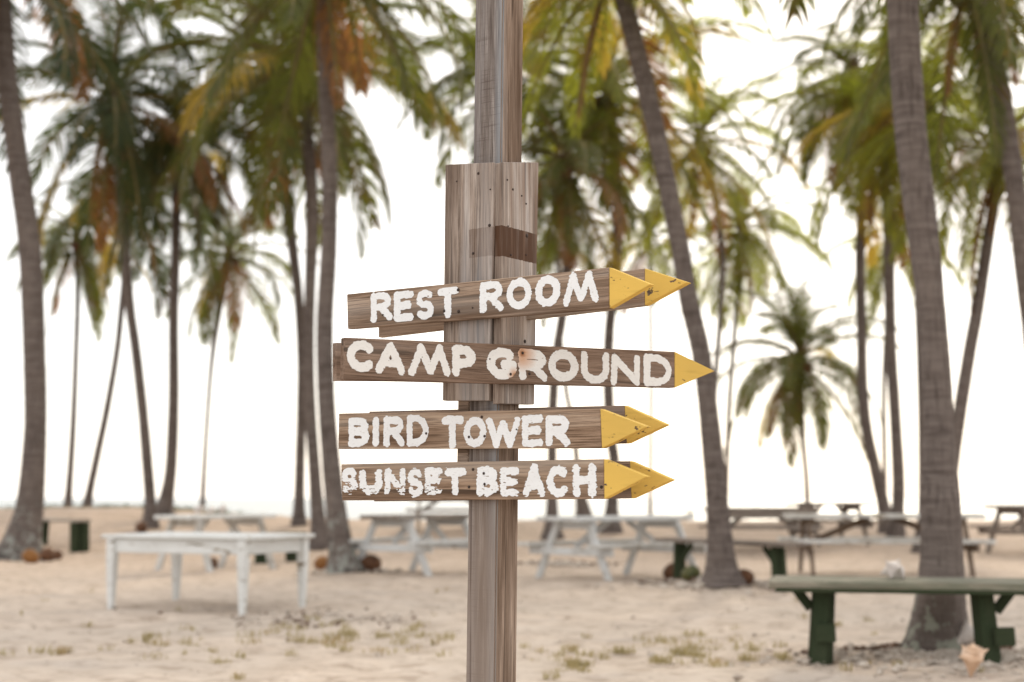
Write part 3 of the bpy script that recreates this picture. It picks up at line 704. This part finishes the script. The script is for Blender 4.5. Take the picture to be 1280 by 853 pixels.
palm('thin far palm half hidden by the big leaning trunk', [(907, 640, 7), (909, 570, 6), (912, 500, 6), (918, 420, 6), (924, 340, 6.5), (926, 285, 7)],
     118, 24, depth=40, elev=(1, 8), leaf='leaf_lime', mats=(.15, .1), dead=2, nuts=3, seed=53)
palm('slim palm with yellowed fronds crossing behind the big leaning trunk', [(889, 640, 10), (890, 570, 8), (894, 480, 7), (900, 400, 7), (903, 330, 7), (895, 250, 8), (874, 180, 9)],
     138, 24, depth=34, elev=(0.5, 8), leaf='leaf_lime', mats=(.25, .15), dead=3, nuts=4, seed=57)
palm('short far palm with a dense round crown on a thin stem', [(1010, 648, 8), (1008, 600, 6), (1004, 555, 6.5), (1001, 505, 9), (1000, 450, 11)],
     125, 30, depth=40, elev=(0, 7.5), leaf='leaf', mats=(.12, .1), dead=3, nuts=4, seed=61)
palm('wavy palm leaning against its straighter neighbour, behind the long picnic table', [(1109, 655, 22), (1104, 630, 16), (1095, 590, 14.5), (1084, 540, 14), (1078, 480, 13.5), (1077, 410, 13), (1075, 330, 12.5), (1077, 250, 12.5), (1075, 180, 12), (1068, 95, 12)],
     142, 24, depth=29, elev=(1.5, 8), leaf='leaf', mats=(.1, .2), dead=5, nuts=4, seed=64)
palm('straight palm with a bent foot behind the long picnic table', [(1120, 677, 26), (1122, 645, 17), (1123, 600, 15.5), (1119, 520, 14.5), (1114, 440, 14), (1112, 370, 14), (1111, 290, 14), (1106, 220, 13.5), (1100, 150, 13)],
     160, 24, elev=(1.5, 8), leaf='leaf_lime', mats=(.25, .12), dead=3, nuts=3, seed=68)
palm('spindly palm stem squeezed between two palms behind the long picnic table', [(1106, 650, 8), (1106, 600, 6), (1105, 540, 6), (1105, 470, 6), (1110, 380, 6), (1117, 300, 6)],
     100, 18, depth=42, elev=(1, 8), leaf='leaf_lime', mats=(.2, .1), dead=2, seed=71)
palm('stout foreground palm with green lichen at its foot by the green bench', [(1173, 812, 84), (1173, 790, 70), (1175, 755, 60), (1177, 715, 54), (1177, 670, 50), (1175, 620, 48), (1173, 540, 38), (1171, 480, 36), (1167, 420, 35), (1157, 320, 38), (1147, 240, 40), (1136, 140, 40), (1128, 0, 40), (1124, -120, 40), (1122, -300, 38)],
     520, 22, elev=(0, 5), leaf='leaf', mats=(.05, .1), dead=0, nuts=5, seed=75, bark='trunk_lichen', segs=28)
palm('palm leaning away behind the stout lichened trunk, with golden dead fronds', [(1177, 690, 28), (1182, 640, 20), (1190, 580, 18), (1199, 520, 17), (1212, 440, 16), (1223, 380, 15.5), (1235, 300, 15), (1243, 250, 14.5), (1250, 185, 14)],
     165, 24, depth=23.5, elev=(1.5, 8), leaf='leaf_lime', mats=(.35, .2), dead=4, nuts=3, seed=79)
palm('palm almost hidden behind the stout lichened trunk', [(1155, 682, 26), (1155, 640, 15), (1155, 560, 14), (1152, 440, 13.5), (1148, 320, 13), (1150, 220, 12.5), (1155, 130, 12)],
     165, 22, depth=25, elev=(0.5, 7.6), leaf='leaf_lime', mats=(.2, .1), dead=2, seed=83)
palm('palm with a curved trunk leaning in over the edge of the beach, dead fronds hanging', [(1318, 725, 52), (1306, 640, 29), (1299, 540, 26), (1292, 430, 25), (1280, 330, 24), (1270, 240, 24), (1257, 150, 24), (1244, 80, 24), (1228, 20, 23), (1208, -45, 22)],
     235, 24, depth=17, elev=(1.5, 8), leaf='leaf', mats=(.1, .2), dead=5, nuts=4, seed=87)


# ------------------------------------------------------------------ tables and benches
def picnic(label, loc, rz, L=1.8, Wt=.72, h=.75, seats=True, mats=('white', 'white', 'white'), spread=(.42, 1.15), seed=1, group='picnic tables on the beach', skirt=0):
    r_ = random.Random(seed); tp, fr, st = (M[m] for m in mats)
    root = empty('picnic_table', loc, rz); prop(root, label, 'picnic table', group)
    np_ = 5; pw = Wt / np_
    for k in range(np_):
        y = -Wt / 2 + pw * (k + .5); dx = r_.uniform(-.02, .02)
        beam('top_plank', (-L / 2 + dx, y, h - .028), (L / 2 + dx, y, h - .028 + r_.uniform(-.004, .004)), pw - .010, .055, tp, root, rnd=r_)
    sh = h * .585; sy = Wt / 2 + .24
    for e in (-1, 1):
        x = e * (L / 2 - .30)
        beam('top_crossbeam', (x, -Wt / 2 + .02, h - .105), (x, Wt / 2 - .02, h - .105), .04, .095, fr, root, rnd=r_)
        for s in (-1, 1):
            beam('leg', (x + e * .042, s * spread[0] / 2, h - .045), (x + e * .042, s * spread[1] / 2, -.02), .04, .10, fr, root, up=Vector((0, 1, 0)), rnd=r_)
        if seats: beam('seat_crossbeam', (x + e * .086, -sy - .11, sh - .10), (x + e * .086, sy + .11, sh - .10), .04, .095, fr, root, rnd=r_)
        beam('brace', (x, 0, h * .52), (e * .16, 0, h - .05), .04, .08, fr, root, rnd=r_)
    if skirt:
        for s in (-1, 1): beam('side_rail', (-L / 2 + .06, s * (Wt / 2 - .03), h - .06 - skirt / 2), (L / 2 - .06, s * (Wt / 2 - .03), h - .06 - skirt / 2), .03, skirt, tp, root, rnd=r_)
    if seats:
        for s in (-1, 1):
            for k in (0, 1):
                y = s * (sy - .065 + .13 * k); dx = r_.uniform(-.03, .03)
                beam('seat_plank', (-L / 2 + dx, y, sh - .024), (L / 2 + dx, y, sh - .024), .12, .046, st, root, rnd=r_)
    return root
def gpt(px, Y): p = at(px, HOR, Y); return Vector((p.x, Y, gz(p.x, Y)))

# white plank table with tapered legs
wt = [(-3.61, 12.98), (-2.29, 12.35), (-1.92, 13.2), (-3.24, 13.83)]
cx_, cy_ = sum(p[0] for p in wt) / 4, sum(p[1] for p in wt) / 4
rzt = math.atan2(-.63, 1.32); TL, TW, TH = 1.46, .93, .66
tg = gz(cx_, cy_)
tb = empty('white_table', (cx_, cy_, tg), rzt); prop(tb, 'long white table with tapered square legs and paint peeling to bare wood', 'table')
r_ = random.Random(5)
for k in range(6):
    y = -TW / 2 - .04 + (TW + .08) / 6 * (k + .5)
    beam('top_plank', (-TL / 2 - .09, y, TH - .018 + r_.uniform(-.002, .002)), (TL / 2 + .09, y, TH - .018), (TW + .08) / 6 - .004, .034, M['white'], tb, rnd=r_)
for s in (-1, 1):
    beam('apron', (-TL / 2 + .03, s * (TW / 2 - .015), TH - .10), (TL / 2 - .03, s * (TW / 2 - .015), TH - .10), .025, .125, M['white'], tb, rnd=r_)
    beam('apron', (s * (TL / 2 - .015), -TW / 2 + .04, TH - .10), (s * (TL / 2 - .015), TW / 2 - .04, TH - .10), .025, .125, M['white'], tb, rnd=r_)
for sx in (-1, 1):
    for sy in (-1, 1):
        px_, py_ = sx * (TL / 2 - .01), sy * (TW / 2 - .01)
        lz = gz(cx_ + px_ * math.cos(rzt) - py_ * math.sin(rzt), cy_ + px_ * math.sin(rzt) + py_ * math.cos(rzt)) - tg - .015
        bm = bmesh.new(); hi, lo_ = .041, .024
        ring = [[bm.verts.new((a * q, b * q, z)) for a, b in ((-1, -1), (1, -1), (1, 1), (-1, 1))] for q, z in ((lo_, lz), (hi, TH - .22), (hi, TH - .037))]
        for i in range(2):
            for k in range(4): bm.faces.new((ring[i][k], ring[i][(k + 1) % 4], ring[i + 1][(k + 1) % 4], ring[i + 1][k]))
        bm.faces.new(ring[0][::-1]); bm.faces.new(ring[2])
        bmesh.ops.bevel(bm, geom=bm.edges[:], offset=.004, segments=1, affect='EDGES')
        link('leg', bm_mesh('leg', bm), tb, M['white'], (px_, py_, 0))

picnic('white picnic table with shells on it, behind the long white plank table', gpt(272, 19.9), R(58), L=1.75, Wt=.62, h=.77, seats=False, mats=('white', 'whiteworn', 'white'), spread=(.44, 1.0), seed=2)
picnic('chalky white picnic table with attached benches between palm cluster and signpost', gpt(526, 19.1), R(56), L=1.75, Wt=.70, h=.77, mats=('grey', 'blueish', 'blueish'), spread=(.5, 1.25), seed=3)
picnic('long chalky white picnic table with attached benches, just past the post', gpt(772, 18.0), R(42), L=2.1, Wt=.74, h=.77, mats=('blueish', 'blueish', 'whiteworn'), spread=(.5, 1.25), seed=4)
picnic('bare grey picnic table standing behind the leaning palm', gpt(950, 25.2), R(6), L=1.9, Wt=.75, h=.77, mats=('grey', 'grey', 'grey'), seed=5, skirt=.13)
picnic('far grey picnic table with splayed legs against the bright water', gpt(1036, 27.0), R(14), L=1.5, Wt=.7, h=.77, mats=('grey', 'grey', 'grey'), seed=6)
picnic('extra long pale picnic table with bare brown legs, behind the green bench', gpt(1102, 18.7), R(-3), L=2.5, Wt=.7, h=.77, mats=('whiteworn', 'brownleg', 'whiteworn'), seed=7)
picnic('grey picnic table beside a dark shadowed patch at the far end of the row', gpt(1300, 24.6), R(24), L=1.9, Wt=.72, h=.84, mats=('grey', 'grey', 'grey'), seed=8)
picnic('far grey picnic table out on the crest behind the chalky white one', gpt(566, 29.5), R(5), L=1.9, Wt=.75, h=.78, mats=('grey', 'pale', 'grey'), seed=9, skirt=.10)

def bench(label, A, B, h, wd_, legs, topm, legm, t=.05, planks=2, over=.3, lw=.26, lt=.075, brace=1, seed=1, block=False, group='green benches on the sand'):
    """A, B: ground points under the two legs"""
    r_ = random.Random(seed); A, B = Vector(A), Vector(B); mid = (A + B) / 2; d = B - A; rz = math.atan2(d.y, d.x); Lg = Vector((d.x, d.y)).length
    zg = gz(mid.x, mid.y); root = empty('bench', (mid.x, mid.y, zg), rz); prop(root, label, 'bench', group)
    L = Lg + 2 * over; pw = wd_ / planks
    for k in range(planks):
        y = -wd_ / 2 + pw * (k + .5); dx = r_.uniform(-.015, .015)
        beam('seat_plank', (-L / 2 + dx, y, h - t / 2), (L / 2 + dx, y, h - t / 2), pw - .006, t, topm, root, rnd=r_)
    if block: beam('edge_rail', (-L / 2 + .03, -wd_ / 2 + .02, h - t - .012), (L / 2 - .03, -wd_ / 2 + .02, h - t - .012), .03, .022, legm, root, rnd=r_)
    for s in (-1, 1):
        x = s * Lg / 2; w = A if s < 0 else B; z0 = gz(w.x, w.y) - zg - .03
        tw = R(24)                                                   # the leg boards are set at a slant to the top
        for k, yy in enumerate((-lw / 4, lw / 4)):
            o = beam('leg', (x + s * .02 * k, yy, z0), (x + s * .012 * k - s * .03, yy, h - t - .002), lw / 2 - .004, lt, legm, root, up=Vector((math.cos(tw * s), math.sin(tw * s), 0)), rnd=r_)
        if brace:
            e = s * brace
            beam('brace', (x + e * (lt / 2 + .005), 0, h * (.62 if brace > 0 else .42)), (x + e * (.15 if brace > 0 else .24), 0, h - t - .01), .045, .06, legm, root, rnd=r_)
        if block: beam('cleat', (x + s * .03, -lw / 2 - .022, h * .33), (x + s * .03 + .115, -lw / 2 - .022, h * .34), .03, .11, legm, root, rnd=r_)
    return root
bench('green trestle bench with a conch shell lying on its faded top', (at(1024, 700, 8.75).x, 8.75, 0), (at(1230, 700, 8.55).x, 8.55, 0), .475, .56, 2, M['greentop'], M['green'], t=.045, planks=3, over=.29, lw=.22, lt=.10, brace=1, seed=3, block=True)
bench('weathered bench on green legs with inward diagonal braces beside the leaning palm', (at(849, 700, 17.0).x, 17.0, 0), (at(974, 700, 15.5).x, 15.5, 0), .46, .34, 2, M['grey'], M['green'], t=.05, over=.26, lw=.17, lt=.07, brace=-1, seed=4)
bench('short pale-topped bench on dark green legs behind the thick grey palm', (at(48, 700, 26).x, 26, 0), (at(99, 700, 25.0).x, 25.0, 0), .52, .34, 2, M['pale'], M['green'], t=.05, over=.10, lw=.34, lt=.10, brace=0, seed=5)
bench('dark green bench half hidden behind the white plank table', (at(327, 700, 21.8).x, 21.8, 0), (at(364, 700, 22.6).x, 22.6, 0), .46, .34, 2, M['green'], M['green'], t=.05, over=.2, lw=.2, lt=.09, brace=0, seed=6)

# ------------------------------------------------------------------ coconuts, shells, boats
def coconut(label, px, py, s, mat, seed, depth=None):
    r_ = random.Random(seed); g = ground_at(px, py) if depth is None else gpt(px, depth)
    v, f = lathe_pts([(.02, -.13), (.07, -.105), (.105, -.03), (.103, .05), (.065, .11), (.012, .135)], 14, lambda a, z, i: 1 + .06 * math.cos(3 * a + seed) + .03 * math.sin(7 * a + i))
    me = mesh('coconut', v, f, True); o = link('coconut', me, None, M[mat])
    s *= .82; o.scale = (s, s, s); o.rotation_euler = (R(80) + r_.uniform(-.3, .3), r_.uniform(-.4, .4), r_.uniform(0, 6)); o.location = (g.x, g.y, g.z + .092 * s)
    prop(o, label, 'coconut', 'coconuts lying on the sand'); return o
coconut('orange coconut leaning on the foot of the thick grey palm', 38, 704, 1.25, 'husk_orange', 1)
coconut('large brown coconut husk lying beside the orange coconut', 59, 702, 1.35, 'husk', 2)
coconut('brown husk tucked behind the larger one by the thick grey palm', 70, 701, 1.0, 'husk', 3)
coconut('brown coconut lying in front of the middle clustered palm', 403, 713, 1.15, 'husk_orange', 4)
coconut('dark brown coconut between the foremost clustered palm and the chalky picnic table', 463, 714, 1.35, 'husk', 5)
coconut('small dark coconut under the white picnic table', 265, 711, .95, 'husk', 6)
coconut('dark coconut husk by the foot of the wide dark-crowned palm', 177, 666, 1.3, 'husk', 7)
coconut('brown coconut heaped under the end of the braced bench', 841, 724, 1.2, 'husk', 8)
coconut('greenish coconut lying next to the heaped brown one', 864, 727, 1.1, 'nut', 9)
coconut('brown coconut lying beside the flared foot of the leaning palm', 932, 731, 1.05, 'husk', 10)

def conch(label, pos, L, mat, rot, seed, cat_group='conch shells on the bench and sand'):
    """spindle-shaped whorls with knobs round the shoulder and a flared lip"""
    r_ = random.Random(seed); n = 28; V, F = [], []
    prof = [(.02, -.52), (.06, -.40), (.13, -.22), (.21, -.04), (.27, .10), (.285, .16), (.20, .23), (.17, .25), (.185, .28), (.12, .34), (.10, .355), (.11, .375), (.06, .43), (.05, .44), (.015, .50)]
    knob = {4: .10, 5: .26, 6: .05, 8: .16, 11: .10}
    for i, (r, z) in enumerate(prof):
        for k in range(n):
            a = 2 * math.pi * k / n; kn = max(0, math.cos(a * 4 + i * .15)) ** 4 * knob.get(i, 0)
            lip = max(0, math.cos(a - .5)) ** 5 * max(0, 1 - abs(z + .02) / .34) * .42
            V.append(((r + kn * .75 + lip) * math.cos(a) * L, (r + kn * .75 + lip * .8) * math.sin(a) * L, (z + kn * .25) * L))
    for i in range(len(prof) - 1):
        for k in range(n): F.append((i * n + k, i * n + (k + 1) % n, (i + 1) * n + (k + 1) % n, (i + 1) * n + k))
    F.append(tuple(range(n))[::-1]); F.append(tuple((len(prof) - 1) * n + k for k in range(n)))
    e = Euler(rot).to_matrix(); V = [e @ Vector(v) for v in V]; zmin = min(v.z for v in V)
    me = mesh('conch_shell', [v - Vector((0, 0, zmin)) for v in V], F, True); o = link('conch_shell', me, None, M[mat]); o.location = pos
    prop(o, label, 'shell', cat_group); return o
bz = gz(at(1125, 700, 8.65).x, 8.65)
conch('knobbly white conch shell resting on the green bench top', (at(1113, 700, 8.68).x, 8.68, bz + .475), .18, 'shell_white', (R(72), R(30), R(20)), 1)
g = ground_at(1216, 848); conch('spiky peach conch shell on the rubble in front of the bench leg', (g.x, g.y, g.z - .005), .21, 'shell_peach', (R(20), R(-14), R(30)), 2)
g = ground_at(1206, 815); conch('bleached conch shell between the stout palm and the bench leg', (g.x, g.y, g.z - .005), .22, 'shell_white', (R(40), R(60), R(80)), 3)
for i, (px, txt) in enumerate(((211, 'first white shell from the palm side on the white picnic table'), (233, 'second white shell from the palm side on the white picnic table'), (258, 'third white shell from the palm side on the white picnic table'))):
    o = conch(txt, (0, 0, 0), .17, 'shell_white', (R(75), R(40 * i), R(60 * i)), 10 + i)
    tloc = gpt(272, 19.9); a = R(58); q = (-.62 + .42 * i); lx, ly = q * .8, -.12 + .1 * i
    o.location = (tloc.x + lx * math.cos(a) - ly * math.sin(a), tloc.y + lx * math.sin(a) + ly * math.cos(a), tloc.z + .769)

def boat(label, px, L, depth, mast):
    p = at(px, HOR, depth); root = empty('moored_boat', (p.x, depth, SEA), R(12)); prop(root, label, 'boat', 'small boats moored off the beach')
    V, F = [], []; secs = [(-.5, .16, .34), (-.3, .20, .36), (0, .21, .36), (.3, .14, .40), (.48, .02, .46)]
    for x, w, h in secs: V += [(x * L, -w * L, h * L * .5), (x * L, -w * L * .6, -.04 * L), (x * L, w * L * .6, -.04 * L), (x * L, w * L, h * L * .5)]
    for i in range(4):
        for k in range(4): F.append((i * 4 + k, i * 4 + (k + 1) % 4, i * 4 + 4 + (k + 1) % 4, i * 4 + 4 + k))
    F += [(0, 1, 2, 3), (16, 19, 18, 17)]
    link('hull', mesh('hull', V, F), root, M['grey'])
    v, f = lathe_pts([(.035 * L, 0), (.03 * L, mast * .5), (.02 * L, mast)], 8); link('mast', mesh('mast', v, f), root, M['grey'], (.05 * L, 0, .1 * L))
    beam('cabin', (-.25 * L, 0, .26 * L), (.1 * L, 0, .26 * L), .2 * L, .16 * L, M['grey'], root)
boat('small dark boat with a short mast afloat beyond the arrow tips', 863, 1.9, 250, 2.6)
boat('small boat afloat between the leaning palm and the short round-crowned palm', 945, 1.9, 270, 3.2)

# ------------------------------------------------------------------ grass, rubble and litter
def scatter_blades(name, spots, mat, rnd, label, h0=.05, h1=.13):
    V, F = [], []
    for (x, y, r, n) in spots:
        for _ in range(n):
            a = rnd.uniform(0, 6.28); q = r * rnd.random() ** .7; bx, by = x + q * math.cos(a), y + q * math.sin(a); bz_ = gz(bx, by) - .005
            h = rnd.uniform(h0, h1); la = rnd.uniform(0, 6.28); le = rnd.uniform(.1, .75) * h; w = rnd.uniform(.0025, .005); wa = rnd.uniform(0, 3.14)
            wx, wy = w * math.cos(wa), w * math.sin(wa); b = len(V)
            mx, my = bx + le * .35 * math.cos(la), by + le * .35 * math.sin(la)
            V += [(bx - wx, by - wy, bz_), (bx + wx, by + wy, bz_), (mx + wx * .8, my + wy * .8, bz_ + h * .6), (mx - wx * .8, my - wy * .8, bz_ + h * .6), (bx + le * math.cos(la), by + le * math.sin(la), bz_ + h)]
            F += [(b, b + 1, b + 2, b + 3), (b + 3, b + 2, b + 4)]
    o = link(name, mesh(name, V, F), None, mat); prop(o, label, 'grass', kind='stuff'); return o
rg = random.Random(99); spots = []
def tuft(px, py, r, n): g = ground_at(px, py); spots.append((g.x, g.y, r, n))
for _ in range(44): tuft(rg.uniform(0, 575), rg.gauss(808, 14), rg.uniform(.03, .10), rg.randint(8, 34))
for _ in range(22): tuft(rg.gauss(425, 60), rg.gauss(797, 10), rg.uniform(.05, .13), rg.randint(16, 46))
for _ in range(24): tuft(rg.gauss(862, 38), rg.gauss(818, 10), rg.uniform(.05, .13), rg.randint(18, 52))
for _ in range(26): tuft(rg.uniform(648, 1000), rg.gauss(818, 13), rg.uniform(.03, .09), rg.randint(8, 32))
for _ in range(10): tuft(rg.gauss(722, 10), rg.gauss(838, 6), rg.uniform(.03, .08), rg.randint(16, 36))
for _ in range(16): tuft(rg.uniform(960, 1280), rg.uniform(772, 850), rg.uniform(.02, .06), rg.randint(6, 20))
for _ in range(16): tuft(rg.uniform(0, 1280), rg.uniform(735, 790), rg.uniform(.02, .06), rg.randint(4, 12))
scatter_blades('beach_grass', spots, M['grass'], rg, 'sparse tufts of dry yellow green grass in the sand', .02, .065)

scrub = []
for _ in range(150):
    x = rg.uniform(-14, -6.2); scrub.append((x, rg.gauss(33.4, .35), rg.uniform(.06, .22), rg.randint(8, 30)))
o_ = scatter_blades('beach_scrub', scrub, M['leaf_dark'], rg, 'low dark green scrub along the sand crest', .03, .14)
def stones(name, areas, mat, rnd, label, cat):
    V, F = [], []
    for (fx, n, s0, s1) in areas:
        for _ in range(n):
            x, y = fx(); s = s0 + (s1 - s0) * rnd.random() ** 2.5; z = gz(x, y) + s * .15; b = len(V)
            sx, sy, sz = s * rnd.uniform(.7, 1.3), s * rnd.uniform(.7, 1.3), s * rnd.uniform(.4, .9); an = rnd.uniform(0, 3.14); ca, sa = math.cos(an), math.sin(an)
            P = [(0, 0, 1), (1, 0, .2), (.2, 1, .1), (-1, .2, .25), (-.1, -1, .1), (0, 0, -.8)]
            for q in P:
                a_, b_, c_ = (q[0] + rnd.uniform(-.3, .3)) * sx, (q[1] + rnd.uniform(-.3, .3)) * sy, (q[2] + rnd.uniform(-.2, .2)) * sz
                V.append((x + a_ * ca - b_ * sa, y + a_ * sa + b_ * ca, z + c_))
            for k in range(4):
                k1, k2 = 1 + k, 1 + (k + 1) % 4; F += [(b, b + k1, b + k2), (b + 5, b + k2, b + k1)]
    o = link(name, mesh(name, V, F), None, mat); prop(o, label, cat, kind='stuff'); return o
def disk(cx, cy, rx, ry): 
    def f():
        a, q = rg.uniform(0, 6.28), abs(rg.gauss(0, .55)); return cx + rx * q * math.cos(a), cy + ry * q * math.sin(a)
    return f
def band(px0, px1, py, sd_):
    def f():
        g = ground_at(rg.uniform(px0, px1), rg.gauss(py, sd_)); return g.x, g.y
    return f
stones('coral_rubble', [(disk(p21[0] - .1, 8.75, 1.25, .75), 2000, .004, .04), (disk(2.35, 15.9, 1.1, .7), 700, .01, .06), (disk(-9.2, 22.3, 1.0, .6), 260, .012, .07), (disk(-2.1, 18.9, .8, .5), 220, .012, .06),
                        (band(0, 1280, 790, 34), 420, .005, .02), (band(290, 500, 772, 4), 260, .008, .035), (disk(0.75, 21.5, .9, .6), 200, .015, .08)], M['rubble'], rg, 'pale grey crumbs of coral rubble scattered round the palm feet', 'rubble')
stones('leaf_litter', [(disk(p21[0] - .25, 9.25, .75, .16), 520, .008, .04), (band(290, 520, 775, 5), 170, .006, .032), (band(0, 1280, 760, 40), 300, .004, .02), (disk(2.1, 16.2, .9, .25), 240, .012, .06),
                       (disk(0.75, 21.7, .8, .35), 160, .015, .07)], M['litter'], rg, 'brown dry leaf litter on the sand by the palms', 'leaf litter')
